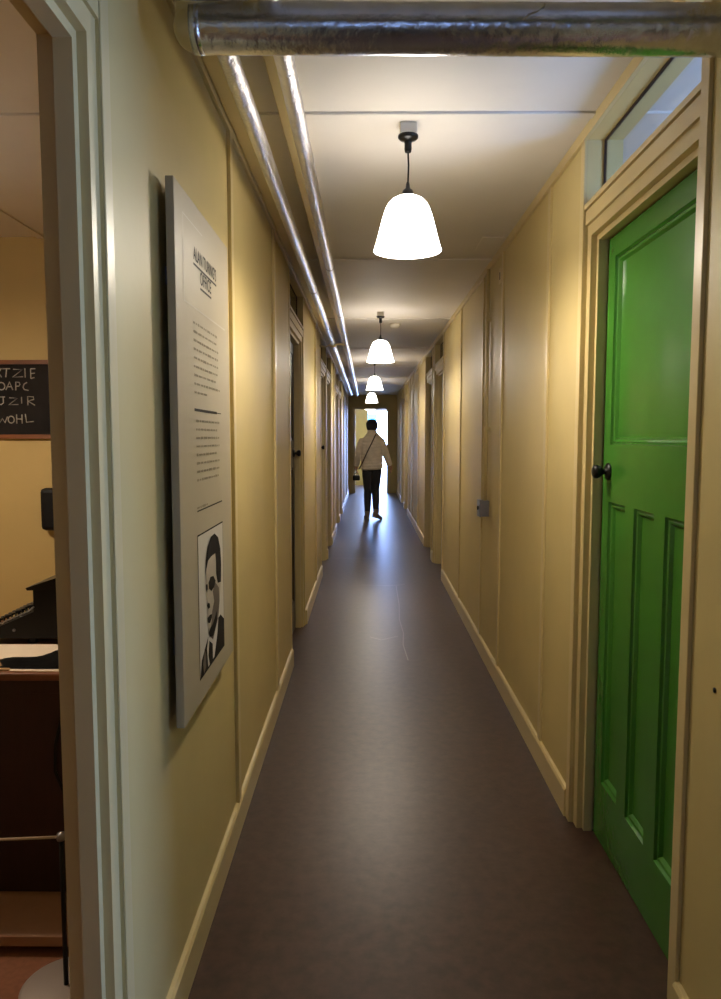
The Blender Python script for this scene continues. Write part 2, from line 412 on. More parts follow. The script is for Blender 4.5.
# ------------------------------------------------------------------ pipes
def foil_pipe(name, p0, p1, r, m, label, cat, group=None, bands=(), seed=0):
    ax = Vector(p1)-Vector(p0); L = ax.length; d = ax.normalized()
    e = tag(empty(name, p0), label, cat, group)
    mb = MB(); rnd = random.Random(seed); nseg = max(8, int(L/(.012 if L < 3 else .03))); pts = []; rs = []
    for i in range(nseg+1):
        t = i/nseg; pts.append(Vector(p0)+ax*t); rs.append(r)
    mb.tube(pts, rs, 28)
    for v in mb.bm.verts:
        c = Vector(p0)+d*((v.co-Vector(p0)).dot(d)); v.co = c+(v.co-c)*(1+rnd.uniform(-1, 1)*(.009 if r > .03 else .022))
    mb.build('foil_wrap', m, e)
    for t in bands:
        b = MB(); c = Vector(p0)+d*t
        b.tube([c-d*.012, c+d*.012], r*1.035, 28); b.build('joint_tape', M['tape'], e)
    return e
YP, ZP = 1.585, 2.232
tp = foil_pipe('insulated_pipe', (-.352, YP, ZP), (XR+.02, YP-.004, ZP-.011), .0475, M['foil'], 'thick foil-wrapped pipe crossing the corridor overhead, the lower front one', 'pipe', None, (), 1)
el = MB(); el.tube([(-.350, YP, ZP), (-.350, YP, ZP+.06), (-.350, YP, ZC)], .041, 24); el.ell((-.352, YP, ZP), (.043, .0445, .0445), 24)
el.build('painted_riser', M['trim'], tp)['label'] = 'cream painted end rising to the ceiling'
col_ = MB(); col_.tube([(-.356, YP, ZP), (-.335, YP, ZP)],   .0482, 28); col_.build('end_collar', M['foil'], tp)
# raised crease lines in the foil
cr = MB(); cr.tube([(.30, YP-.0455, ZP-.02), (.318, YP-.049, ZP-.002), (.335, YP-.049, ZP+.004), (.35, YP-.047, ZP+.018)], .0022, 6)
cr.tube([(.20, YP-.030, ZP-.040), (.27, YP-.036, ZP-.034), (.30, YP-.0455, ZP-.02)], .0018, 6)
cr.build('foil_crease', M['foil'], tp)
foil_pipe('insulated_pipe', (-.36, 1.43, ZP+.018), (XR+.02, 1.43, ZP+.016), .044, M['foil'], 'second foil-wrapped cross pipe, just in the top edge of the view', 'pipe', None, (), 2)
ZA = 2.31
foil_pipe('insulated_pipe', (-.333, 1.634, ZA), (-.333, 15.9, ZA), .0250, M['foil_long'], 'thin foil pipe running down the corridor nearest the left wall', 'pipe', 'foil pipes along the corridor', (3.05, 4.6, 5.35, 5.9, 9.5), 3)
foil_pipe('insulated_pipe', (-.200, 1.0, ZA), (-.200, 15.9, ZA), .0240, M['foil_long'], 'thin foil pipe running down the corridor farther from the left wall', 'pipe', 'foil pipes along the corridor', (3.05, 4.6, 6.3, 9.7), 4)
ct = tag(MB().box(-.272, -.236, 1.2, YE, ZC-.055, ZC-.001, .004).build('pipe_boxing', M['trim']), 'cream painted boxing on the ceiling between the two long foil pipes', 'boxing')
tag(MB().box(XL+.016, -.375, 1.2, YE, ZC-.022, ZC-.0005, .003).build('ceiling_board', M['trim']), 'cream painted board on the ceiling between the left wall and the foil pipes', 'board')
br = MB(); yb = 7.3
pts = [(XL-.004, yb, 2.285), (-.40, yb, 2.275)] + [(-.333-.033*math.cos(a), yb, ZA-.034*math.sin(a)) for a in [PI*k/8 for k in range(1, 8)]] + [(-.25, yb, 2.30), (-.2, yb-.02, ZA-.022)]
br.tube(pts, .009, 8); bro = br.build('pipe_bracket', M['trim']); tag(bro, 'cream strap bracket holding the long foil pipes to the left wall', 'bracket')

# ------------------------------------------------------------------ pendant lamps
def pendant(loc, label):
    x, y = loc; e = tag(empty('pendant_lamp', (x, y, ZC)), label, 'lamp', 'pendant lamps down the corridor')
    MB().box(x-.028, x+.028, y-.028, y+.028, ZC-.034, ZC, .003).build('ceiling_block', M['pattress'], e)
    MB().lathe([(0, ZC-.034), (.034, ZC-.034), (.034, ZC-.041), (.028, ZC-.047), (.013, ZC-.052), (.012, ZC-.062), (.0125, ZC-.078), (.0105, ZC-.088), (.004, ZC-.09)], (x, y, 0), 28).build('ceiling_rose', M['black'], e)
    MB().tube([(x, y, ZC-.088), (x+.002, y, ZC-.13), (x, y, ZC-.205)], .003, 8).build('flex', M['black'], e)
    MB().lathe([(.004, 2.255), (.006, 2.248), (.008, 2.235), (.017, 2.228), (.025, 2.210), (.026, 2.194), (0, 2.194)], (x, y, 0), 28).build('lamp_holder', M['black'], e)
    R, top, bot = .115, 2.209, 2.029
    fr = [(.17, 0), (.32, .018), (.46, .065), (.56, .13), (.645, .225), (.705, .33), (.755, .44), (.81, .57), (.87, .72), (.935, .87), (1, 1)]
    prof = [(R*a, top-(top-bot)*t) for a, t in fr]
    inner = [(R*a-.004, top-(top-bot)*t-.003*(1-t)) for a, t in fr][::-1]
    MB().lathe(prof+inner+[prof[0]], (x, y, 0), 48).build('lamp_shade', M['opal'], e)
    return e
lamp_pos = [(.137, 2.575), (.113, 6.3), (.101, 10.0), (.085, 13.7)]
l0 = pendant(lamp_pos[0], 'nearest white bell-shaped pendant lamp, just beyond the overhead pipe')
labs = ['second pendant lamp from the viewer, small, beyond the nearest bell shade', 'third pendant lamp from the viewer, directly above the fourth in the view',
        'fourth pendant lamp, just above the far doorway']
for p, lb in zip(lamp_pos[1:], labs):
    c = copy_tree(l0); c.location = (p[0], p[1], ZC); c['label'] = lb
oc = copy_tree(l0); oc.location = (-1.95, 2.3, ZC); oc['label'] = 'pendant lamp in the office beyond the left doorway'; del oc['group']  # extra lamp added out of view to light the office warmly
lc = tag(empty('ceiling_lamp', (.08, 19.8, ZC)), 'white ceiling lamp glimpsed under the top of the far doorway', 'lamp')
MB().lathe([(0, ZC), (.05, ZC), (.05, 2.33), (0, 2.33)], (.08, 19.8, 0), 20).build('stem', M['pattress'], lc)
MB().lathe([(.05, 2.33), (.10, 2.30), (.135, 2.20), (.135, 2.13), (.09, 2.115), (0, 2.11)], (.08, 19.8, 0), 28).build('bowl', M['opal'], lc)
def bulb(x, y, z, w, col=(1, .89, .72), r=.035):
    l = bpy.data.lights.new('bulb', 'POINT'); l.energy = w; l.color = col; l.shadow_soft_size = r
    o = bpy.data.objects.new('bulb', l); o.location = (x, y, z); COL.objects.link(o)
for i, (x, y) in enumerate(lamp_pos): bulb(x, y, 2.052, 20)
bulb(-1.95, 2.3, 2.05, 46, (1, .80, .58))  # warm bulb of the added office lamp

# ------------------------------------------------------------------ information board on the left wall
BXF, BY0, BY1, BZ0_, BZ1_ = -.425, 1.672, 2.300, .722, 1.972
ib = tag(empty('information_board', (BXF, (BY0+BY1)/2, BZ0_)), 'tall cream information board with printed text and a portrait on the left wall', 'sign')
MB().box(BXF-.019, BXF, BY0, BY1, BZ0_, BZ1_, .002).build('panel', M['board'], ib)
for z in (1.75, .88): MB().box(XL, BXF-.019, BY0+.06, BY1-.06, z, z+.04).build('mounting_rail', M['steel'], ib)
def put_text(mb, s, y0, y1, z, size, x):
    vs, fs = text_mesh(s, size)
    bv = [mb.bm.verts.new(Vector((x, y0+(y1-y0)*u, z+v))) for u, v in vs]
    for f in fs:
        try: mb.bm.faces.new([bv[i] for i in f])
        except ValueError: pass
XP = BXF+.0008
tm = MB(); put_text(tm, "ALAN TURING'S", 1.847, 2.119, 1.834, .046, XP); put_text(tm, "OFFICE", 1.917, 2.05, 1.787, .046, XP)
def bar(mb, y0, y1, z, h): mb.poly([(XP, y0, z-h), (XP, y1, z-h), (XP, y1, z+h), (XP, y0, z+h)])
bar(tm, 1.845, 2.121, 1.823, .0028); bar(tm, 1.917, 2.05, 1.776, .0028)
tm.build('title_lettering', M['ink'], ib, fix=False)['label'] = 'dark underlined title lettering'
rl = MB(); bar(rl, 1.828, 2.10, 1.467, .0035); bar(rl, 2.10, 2.16, 1.467, .0012); rl.build('printed_rule', M['ink'], ib, fix=False)
rl = MB(); bar(rl, 1.838, 2.155, 1.214, .0018); rl.build('printed_rule', M['ink'], ib, fix=False)
fm = MB(); bar(fm, 1.745, 2.235, 1.717, .002); bar(fm, 1.745, 1.95, 1.915, .0015)
fm.poly([(XP, 1.745, 1.715), (XP, 1.749, 1.715), (XP, 1.749, 1.917), (XP, 1.745, 1.917)])
fm.build('title_outline', M['pale'], ib, fix=False)
rnd = random.Random(3)
def lines(zs, y0, ends, nm):
    bt = MB()
    for z, e in zip(zs, ends):
        y = y0
        while y < e-.01:
            w = min(rnd.uniform(.012, .045), e-y); h = rnd.uniform(.0026, .0036)
            k = max(1, int(w/.006))
            for i in range(k):
                a = y+w*i/k; bar(bt, a, a+w/k*.72, z, h*rnd.uniform(.7, 1.05))
            y += w+.007
    bt.build(nm, M['inkgrey'], ib, fix=False)['label'] = 'small grey printed lines'
lines([1.680-.0212*i for i in range(9)], 1.833, [2.12, 2.11, 2.135, 2.13, 2.145, 2.12, 2.10, 2.15, 1.99], 'text_block')
lines([1.440-.0212*i for i in range(8)], 1.843, [2.14, 2.10, 2.14, 2.13, 2.09, 2.13, 2.13, 2.12], 'text_block')
lines([1.222], 1.838, [1.96], 'caption')
# printed portrait
PY0, PY1, PZ0, PZ1 = 1.838, 2.154, .785, 1.150
def pm(x, y):          # point on the printed portrait
    left = 48+17*(y-105)/865; right = 200+12*(y-25)/750; t = (x-left)/(right-left)
    top = 105-80*t; bot = 970-195*t; v = (y-top)/(bot-top)
    Y = 1/((1-t)/PY0+t/PY1); return (min(max(Y, PY0), PY1), PZ1-(PZ1-PZ0)*min(max(v, 0), 1))
pt = MB()
def area(pts, k, layer): pt.mi = k; pt.poly([(XP+.00025*layer, *pm(*p)) for p in pts])
pt.mi = 3; pt.poly([(XP, PY0-.004, PZ0-.004), (XP, PY1+.004, PZ0-.004), (XP, PY1+.004, PZ1+.004), (XP, PY0-.004, PZ1+.004)])
pt.mi = 0; pt.poly([(XP+.0002, PY0, PZ0), (XP+.0002, PY1, PZ0), (XP+.0002, PY1, PZ1), (XP+.0002, PY0, PZ1)])
area([(110, 720), (72, 860), (62, 975), (120, 930), (212, 780), (211, 612), (188, 585), (150, 640)], 3, 2)
area([(112, 715), (104, 790), (112, 900), (150, 840), (168, 700), (176, 560), (140, 640)], 0, 3)
area([(118, 740), (112, 830), (122, 900), (140, 860), (138, 760)], 3, 4)
area([(88, 790), (80, 880), (86, 940), (98, 900), (98, 820)], 2, 4)
area([(94, 330), (96, 420), (103, 470), (104, 520), (106, 580), (108, 640), (116, 705), (140, 700), (168, 620), (180, 500), (187, 400), (184, 200), (150, 140), (112, 200)], 1, 5)
area([(150, 380), (176, 420), (180, 500), (172, 600), (140, 735), (118, 708), (128, 640), (134, 560), (146, 500), (138, 440)], 2, 6)
area([(148, 88), (124, 108), (105, 165), (94, 250), (91, 345), (97, 300), (108, 250), (128, 225), (152, 208), (157, 260), (158, 335), (168, 390), (188, 385), (189, 280), (184, 180), (170, 112)], 3, 7)
area([(110, 385), (122, 350), (140, 345), (154, 375), (146, 410), (128, 437), (112, 420)], 3, 8)
area([(93, 395), (104, 392), (106, 420), (100, 445), (94, 425)], 3, 8)
area([(106, 505), (118, 512), (120, 535), (110, 545), (102, 525)], 3, 8)
area([(104, 600), (120, 580), (132, 578), (130, 600), (120, 632), (108, 628)], 3, 8)
area([(112, 690), (122, 660), (136, 640), (150, 600), (160, 560), (164, 620), (140, 712), (118, 716)], 3, 8)
pt.build('portrait_print', [M['photo_light'], M['photo_skin'], M['photo_mid'], M['photo_dark']], ib, fix=False)['label'] = 'black and white printed portrait of a man in a suit'

# ------------------------------------------------------------------ right wall fittings
X = side(1)
jb = tag(empty('junction_box', (XR, 4.56, .90)), 'small grey metal switch box on the right wall under a conduit', 'box')
MB().box(XR-.048, XR+.002, 4.50, 4.60, .915, 1.012, .003).build('box_body', M['steel'], jb)
MB().box(XR-.058, XR-.048, 4.496, 4.604, .911, 1.016, .003).build('box_lid', M['steel'], jb)
MB().lathe([(0, 0), (.012, 0), (.012, .012), (.006, .014), (0, .014)], (XR-.066, 4.55, .965), 14, 0).build('toggle', M['black'], jb)
cd = MB(); cd.tube([(XR-.020, 4.535, 1.012), (XR-.018, 4.535, 1.5), (XR-.018, 4.535, ZC-.04)], .011, 12)
cdo = tag(empty('conduit', (XR-.018, 4.535, 1.012)), 'cream painted vertical conduit rising from the metal switch box', 'conduit')
cd.build('tube', M['trim'], cdo)
for z in (1.45, 2.1): MB().box(XR-.031, XR, 4.52, 4.55, z-.010, z+.010, .002).build('saddle_clip', M['trim'], cdo)
m = MB(); m.box(XR-.010, XR, 4.77, 4.80, .108, ZC-.041, .002); tag(m.build('conduit_cover', M['trim']), 'thin cream vertical strip on the wall just beyond the metal switch box', 'strip')
wp = tag(empty('wall_plate', (XR, 4.2, 2.29)), 'small cream plate high on the right wall with a dark slot', 'plate')
MB().box(XR-.008, XR, 4.16, 4.24, 2.25, 2.335, .003).build('plate', M['trim'], wp)
MB().box(XR-.0095, XR-.008, 4.195, 4.21, 2.27, 2.31).build('slot', M['blackmat'], wp)
hv = tag(empty('ceiling_hatch', (.66, 4.09, ZC)), 'small square hatch in the ceiling by the right wall', 'hatch')
MB().box(.60, .715, 3.96, 4.22, ZC-.006, ZC-.0005, .002).build('hatch_panel', M['ceiling'], hv)
# little screw-hole cover on nearest right wall
sc = MB(); sc.lathe([(0, 0), (.006, 0), (.006, .003), (0, .004)], n=12, axis=0)
for v in sc.bm.verts: v.co = Vector((XR+.001-v.co.x, 1.55+v.co.y, .86+v.co.z))
tag(sc.build('screw', M['blackmat']), 'dark screw head in the wall right of the green door', 'screw')
sk = tag(empty('smoke_detector', (.26, 6.95, ZC)), 'white round detector on the ceiling just behind the second pendant lamp', 'detector')
MB().lathe([(0, ZC), (.05, ZC), (.05, ZC-.018), (.038, ZC-.034), (0, ZC-.036)], (.26, 6.95, 0), 24).build('housing', M['pattress'], sk)

# ------------------------------------------------------------------ office through the left doorway
cb = tag(empty('chalkboard', (-2.0, 3.94, 1.39)), 'black chalkboard with chalk letters on the yellow office wall', 'chalkboard')
CX0, CX1, CZ0, CZ1 = -2.45, -1.42, 1.409, 1.786
MB().box(CX0, CX1, 3.935, 3.948, CZ0, CZ1).build('slate', M['slate'], cb)
MB().box(CX0-.02, CX1+.02, 3.922, 3.95, CZ1-.004, CZ1+.018).box(CX0-.02, CX1+.02, 3.922, 3.95, CZ0-.018, CZ0+.004).box(CX0-.02, CX0, 3.922, 3.95, CZ0, CZ1).box(CX1, CX1+.02, 3.922, 3.95, CZ0, CZ1).build('frame', M['wood'], cb)
ST = {'T': [[(0, 1), (1, 1)], [(.55, 1), (.4, 0)]], 'Z': [[(.1, .95), (.95, .9), (0, .05), (1, .1)]], 'I': [[(.5, 1), (.5, 0)]],
      'E': [[(.1, 1), (.1, 0)], [(.1, 1), (.9, 1)], [(.1, .5), (.8, .55)], [(.1, 0), (.7, .1)]], 'O': [[(.5+.5*math.cos(a), .5+.5*math.sin(a)) for a in [2*PI*k/12 for k in range(13)]]],
      'A': [[(0, 0), (.55, 1), (.95, 0)], [(.2, .4), (.8, .4)]], 'P': [[(.15, 0), (.2, 1), (.8, .95), (.9, .7), (.7, .5), (.2, .5)]], 'C': [[(.8, 1), (.3, .8), (.1, .4), (.3, .1), (1, 0)]],
      'J': [[(.2, 1), (1, 1)], [(.75, 1), (.75, .25), (.4, 0), (0, .2)]], 'R': [[(.15, 0), (.15, 1), (.85, .95), (.9, .65), (.15, .5), (1, 0)]],
      'W': [[(0, 1), (.25, 0), (.5, .7), (.75, 0), (1, 1)]], 'V': [[(0, 1), (.45, 0), (.9, 1)]], 'H': [[(.1, 1), (.1, 0)], [(.9, 1), (.9, 0)], [(.1, .5), (.9, .5)]], 'L': [[(.1, 1), (.2, 0), (1, .1)]],
      'X': [[(0, 1), (1, 0)], [(0, 0), (1, 1)]], 'U': [[(0, 1), (.1, .2), (.5, 0), (.85, .2), (.9, 1)]]}
cw = None
def chalk(ch, x, z, w, h):
    for stroke in ST[ch]:
        pts = [(x+w*a, 3.9325, z+h*b) for a, b in stroke]
        cw.tube(pts, .0030, 6)
def chalk_px(ch, x0, x1, y0, y1):        # from a 10.5x detail of the board: right end of the board sits at x=500
    sx = .2415/505; X0 = -1.934
    sz = .405/880; chalk(ch, X0+x0*sx, 1.800-(y1-105)*sz, (x1-x0)*sx, (y1-y0)*sz)
for row in ((('X', -60, 8, 190, 290), ('T', 20, 105, 195, 290), ('Z', 130, 245, 195, 295), ('I', 255, 285, 190, 295), ('E', 325, 390, 195, 305)),
            (('O', -40, 40, 350, 435), ('A', 50, 130, 345, 435), ('P', 150, 215, 345, 440), ('C', 235, 300, 350, 440)),
            (('J', -40, 35, 515, 605), ('Z', 75, 180, 520, 610), ('I', 205, 235, 515, 590), ('R', 275, 365, 510, 610)),
            (('W', -60, 55, 740, 810), ('O', 62, 130, 735, 815), ('H', 150, 225, 715, 820), ('L', 245, 345, 710, 805))):
    cw = MB()
    for ch, a, b2, c, d in row: chalk_px(ch, a, b2, c, d)
    cw.build('chalk_lettering', M['chalk'], cb)['label'] = 'row of white chalk capital letters'
bb = tag(empty('wall_box', (-1.65, 3.94, .90)), 'black rounded box fixed to the yellow office wall below the chalkboard', 'box')
MB().box(-1.728, -1.53, 3.87, 3.95, .905, 1.13, .022).build('case', M['blackmat'], bb)
MB().lathe([(0, 0), (.03, 0), (.03, .012), (.01, .016), (0, .016)], (-1.6, 3.855, 1.02), 20, 1).build('dial', M['black'], bb)
DT = .735
dk = tag(empty('desk', (-1.25, 2.4, 0)), 'dark brown wooden desk with papers seen through the left doorway', 'desk')
MB().box(-2.0, -.62, 2.03, 2.68, DT-.022, DT, .005).build('desk_top', M['deskedge'], dk)
MB().box(-1.96, -.66, 2.06, 2.085, .07, DT-.022).build('front_panel', M['mahogany'], dk)
for x in (-1.96, -.70): MB().box(x, x+.04, 2.085, 2.65, .07, DT-.022).build('side_panel', M['mahogany'], dk)
for x in (-1.96, -.72):
    for y in (2.065, 2.58): MB().box(x, x+.06, y, y+.06, .052, .07).build('foot', M['mahogany'], dk)
MB().box(-1.96, -.66, 2.05, 2.06, DT-.065, DT-.026, .002).build('front_rail', M['mahogany'], dk)
pl = tag(empty('platform', (-1.3, 2.4, 0)), 'low pale brown boarded platform under the dark desk', 'platform')
MB().box(-2.4, -.60, 1.89, 2.9, .022, .052, .003).build('deck', M['plinth'], pl)
for x in (-2.2, -1.4, -.72):
    for y in (2.1, 2.75): MB().box(x, x+.08, y, y+.1, 0, .022).build('batten', M['mahogany'], pl)
# typewriter facing left
tw = tag(empty('typewriter', (-1.028, 2.48, DT)), 'black upright typewriter with keyboard facing left on the desk', 'typewriter')
ty0, ty1 = 2.33, 2.63
MB().prism([(-1.236, DT+.018), (-1.236, DT+.034), (-1.071, DT+.105), (-1.071, DT+.184), (-0.908, DT+.19), (-0.893, DT+.018)], 1, ty0, ty1).build('body', M['blackmat'], tw)
MB().prism([(-1.091, DT+.184), (-0.988, DT+.218), (-0.908, DT+.220), (-0.898, DT+.18), (-1.086, DT+.176)], 1, ty0-.008, ty1+.008).build('top_cover', M['black'], tw)
MB().tube([(-1.229, ty0-.003, DT+.046), (-1.086, ty0-.003, DT+.108), (-1.068, ty0-.003, DT+.122)], .0025, 8).build('trim_strip', M['steel'], tw)
MB().tube([(-0.963, ty0-.02, DT+.236), (-0.963, ty1+.02, DT+.236)], .022, 20).build('platen', M['blackmat'], tw)
for y in (ty0-.03, ty1+.03): MB().tube([(-0.963, y-.01, DT+.236), (-0.963, y+.01, DT+.236)], .017, 18).build('platen_knob', M['black'], tw)
for x in (-1.216, -1.086, -0.928):
    for y in (ty0+.02, ty1-.02): MB().tube([(x, y, DT), (x, y, DT+.02)], .014, 12).build('foot', M['blackmat'], tw)
kk = None
for r_ in range(4):
    for c in range(10):
        x = -1.208+r_*.037; z = DT+.048+r_*.0165; y = ty0+.028+c*.027+(.006 if r_ % 2 else 0)
        if kk is None:
            kk = MB().lathe([(0, .022), (.0105, .022), (.0105, .017), (.003, .014), (.003, 0)], (0, 0, 0), 12).build('key', M['black'])
            k2 = kk
        else: k2 = kk.copy(); COL.objects.link(k2)
        k2.parent = tw; k2.location = Vector((x, y, z))-Vector(tw.location)
bd = MB(); bd.lathe([(0, 0), (.005, 0), (.005, .003), (0, .004)], (-1.136, ty0-.003, DT+.045), 10, 1); bd.build('side_screw', M['steel'], tw)
# papers and a dark cloth
def sheet(name, pts, z, m, label, cat, t=.0015):
    mb = MB(); mb.prism(pts, 2, z, z+t); return tag(mb.build(name, m), label, cat)
sheet('paper_sheet', [(-1.42, 2.06), (-.80, 2.045), (-.79, 2.32), (-1.40, 2.32)], DT, M['paper'], 'large white paper sheet at the front edge of the desk', 'paper')
sheet('paper_sheet', [(-1.45, 2.34), (-1.30, 2.34), (-1.28, 2.60), (-1.44, 2.62)], DT, M['paper'], 'white paper sheet beside the typewriter keyboard', 'paper')
sheet('brown_paper', [(-1.33, 2.06), (-1.02, 2.05), (-1.04, 2.14), (-1.16, 2.17), (-1.33, 2.17)], DT+.0018, M['brownpaper'], 'scrap of brown paper at the left of the desk front', 'paper', .003)
cl = MB(); NX, NY = 16, 8; grid = []
for j in range(NY+1):
    row = []
    for i in range(NX+1):
        u, v = i/NX, j/NY; x = -1.06+.26*u; y = 2.065+.15*v*(.55+.45*u)
        h = .042*math.sin(PI*min(1, v*1.0))*(.35+.65*u)*(1+.25*math.sin(9*u+3*v)) if 0 < j < NY else 0
        row.append(cl.bm.verts.new((x+.008*math.sin(13*v+i), y, DT+.003+max(0, h))))
    grid.append(row)
for j in range(NY):
    for i in range(NX): cl.bm.faces.new((grid[j][i], grid[j][i+1], grid[j+1][i+1], grid[j+1][i]))
bot = [grid[0][i] for i in range(NX+1)]+[grid[j][NX] for j in range(1, NY+1)]+[grid[NY][i] for i in range(NX-1, -1, -1)]+[grid[j][0] for j in range(NY-1, 0, -1)]
cl.bm.faces.new(bot)
tag(cl.build('black_cloth', M['blackcloth']), 'crumpled black cloth lying on the white paper on the desk', 'cloth')
# barrier post and cord
PX, PY = -.765, 1.768
sp = tag(empty('barrier_post', (PX, PY, 0)), 'low thin barrier post on a grey round base by the left doorway', 'post')
MB().lathe([(0, 0), (.112, 0), (.112, .006), (.104, .010), (.02, .012), (0, .012)], (PX, PY, 0), 40).build('base', M['grey'], sp)
MB().tube([(PX, PY, .012), (PX, PY, .40)], .006, 12).build('pole', M['blackmat'], sp)
MB().lathe([(0, .395), (.010, .395), (.012, .402), (.010, .412), (0, .414)], (PX, PY, 0), 16).build('cap', M['steel'], sp)
MB().tube([(PX, PY, .400), (-1.15, 1.80, .383), (-1.6, 1.80, .376), (-2.1, PY, .40)], .0035, 8)
cdm = MB(); cdm.tube([(PX-.012, PY, .402), (-1.1, PY, .386), (-1.5, PY, .380), (-2.1, PY, .40)], .0035, 8)
tag(cdm.build('guide_rope', M['cord']), 'pale rope stretched from the low barrier post in front of the desk', 'rope')
c2 = copy_tree(sp); c2.location = (-2.11, PY, 0); c2['label'] = 'low barrier post at the far left end of the pale rope'
tag(MB().tube([(-.87, 2.054, .62), (-.895, 2.054, .52), (-.90, 2.054, .44), (-.87, 2.054, .36), (-.84, 2.054, .30)], .005, 8).build('black_cable', M['blackmat']), 'black cable hanging down the dark desk front', 'cable')

# ------------------------------------------------------------------ outside, beyond the far doorway
struct(MB().box(-9, 9, 21.7, 45, -.16, -.06).build('ground', M['paving']), 'pale paving outside the far doorway')
tb = tag(empty('turquoise_board', (.14, 26, -.06)), 'turquoise board outside, seen through the bright far doorway', 'board')
MB().box(-.35, .335, 26, 26.04, 1.30, 2.20, .005).build('panel', M['teal'], tb)
MB().box(-.37, .355, 25.985, 26.055, 2.20, 2.27, .005).build('cap_rail', M['render_white'], tb)
for x in (-.32, .24): MB().box(x, x+.06, 26.04, 26.1, -.06, 2.2).build('post', M['render_white'], tb)

# ------------------------------------------------------------------ person walking away
PXx, PYy = .085, 12.55
pr_ = tag(empty('person', (PXx, PYy, 0)), 'person in beige padded jacket and dark hat walking away down the corridor', 'person')
def V(x, y, z): return (PXx+x, PYy+y, z)
def skin_body(name, verts, edges, rad, m, parent, sub=1):
    me = bpy.data.meshes.new(name); me.from_pydata([Vector(v) for v in verts], edges, []); o = bpy.data.objects.new(name, me); COL.objects.link(o)
    o.modifiers.new('s', 'SKIN'); sv = me.skin_vertices[0].data
    for i, r in enumerate(rad): sv[i].radius = (r, r) if not isinstance(r, tuple) else r
    sv[0].use_root = True
    ss = o.modifiers.new('u', 'SUBSURF'); ss.levels = sub
    evaluated(o); o.data.name = name
    for p in o.data.polygons: p.use_smooth = True
    o.data.materials.clear(); o.data.materials.append(m)
    if parent: o.parent = parent; o.data.transform(Matrix.Translation(-wloc(parent)))
    return o
def remesh(mb, name, m, parent, vox=.009, smooth=3):
    bmesh.ops.recalc_face_normals(mb.bm, faces=mb.bm.faces)
    me = bpy.data.meshes.new(name); mb.bm.to_mesh(me); mb.bm.free(); o = bpy.data.objects.new(name, me); COL.objects.link(o)
    r = o.modifiers.new('r', 'REMESH'); r.mode = 'VOXEL'; r.voxel_size = vox
    s = o.modifiers.new('s', 'SMOOTH'); s.iterations = smooth; s.factor = .5
    evaluated(o); o.data.name = name
    for p in o.data.polygons: p.use_smooth = True
    o.data.materials.clear(); o.data.materials.append(m)
    if parent: o.parent = parent; o.data.transform(Matrix.Translation(-wloc(parent)))
    return o
# joints (x right, y away, z up)
HIP = .93
Lsh, Lel, Lwr = (-.150, .01, 1.365), (-.240, -.03, 1.12), (-.262, .07, .920)
Rsh, Rel, Rwr = (.145, .01, 1.365), (.225, -.06, 1.13), (.300, .03, .925)
Lhip, Lkn, Lan = (-.080, .0, .90), (-.072, .05, .50), (-.080, .05, .085)
Rhip, Rkn, Ran = (.080, .0, .90), (.060, .02, .51), (.070, -.14, .125)
vs = [V(0, 0, HIP), V(0, 0, 1.1), V(0, .01, 1.28), V(0, .015, 1.43), V(0, .02, 1.50), V(0, .03, 1.585),
      V(*Lsh), V(*Lel), V(*Lwr), V(*Rsh), V(*Rel), V(*Rwr), V(*Lhip), V(*Lkn), V(*Lan), V(*Rhip), V(*Rkn), V(*Ran)]
es = [(0, 1), (1, 2), (2, 3), (3, 4), (4, 5), (3, 6), (6, 7), (7, 8), (3, 9), (9, 10), (10, 11), (0, 12), (12, 13), (13, 14), (0, 15), (15, 16), (16, 17)]
rad = [.11, .105, .11, .075, .048, .06, .05, .038, .028, .05, .038, .028, .072, .05, .036, .072, .05, .036]
def hand_pts(wr, el, sgn):
    w = Vector(wr); d = (w-Vector(el)).normalized(); side_ = Vector((0, 1, 0)); side_ = (side_-d*side_.dot(d)).normalized(); nrm = d.cross(side_)*sgn
    return w, d, side_, nrm
bb_ = MB()
for a, b2, ra, rb in ((Lsh, Lel, .046, .038), (Lel, Lwr, .037, .026), (Rsh, Rel, .046, .038), (Rel, Rwr, .037, .026), (Lhip, Lkn, .072, .05), (Lkn, Lan, .05, .034), (Rhip, Rkn, .072, .05), (Rkn, Ran, .05, .034)):
    bb_.tube([V(*(Vector(a).lerp(Vector(b2), t))) for t in (0, .33, .66, 1)], [ra+(rb-ra)*t for t in (0, .33, .66, 1)], 14)
bb_.tube([V(0, 0, .88), V(0, 0, 1.0), V(0, 0, 1.15), V(0, .01, 1.3), V(0, .01, 1.37), V(0, .015, 1.44)], [.11, .11, .10, .115, .09, .05], 18)
bb_.tube([V(-.14, .01, 1.355), V(0, .01, 1.38), V(.14, .01, 1.355)], [.04, .06, .04], 14)
bb_.tube([V(0, .01, 1.42), V(0, .02, 1.50), V(0, .03, 1.56)], [.055, .05, .052], 14)
bb_.ell(V(0, .035, 1.585), (.073, .092, .108), 20)                       # head, turned away
bb_.ell(V(0, .075, 1.545), (.052, .055, .065), 16)
bb_.ell(V(0, .132, 1.575), (.012, .016, .022), 10)                      # nose
bb_.ell(V(0, .118, 1.535), (.024, .012, .008), 10)                      # mouth
for sx in (-1, 1):
    bb_.ell(V(.074*sx, .03, 1.575), (.010, .020, .030), 10)             # ears
    bb_.ell(V(.028*sx, .116, 1.592), (.013, .008, .008), 10)            # eyes
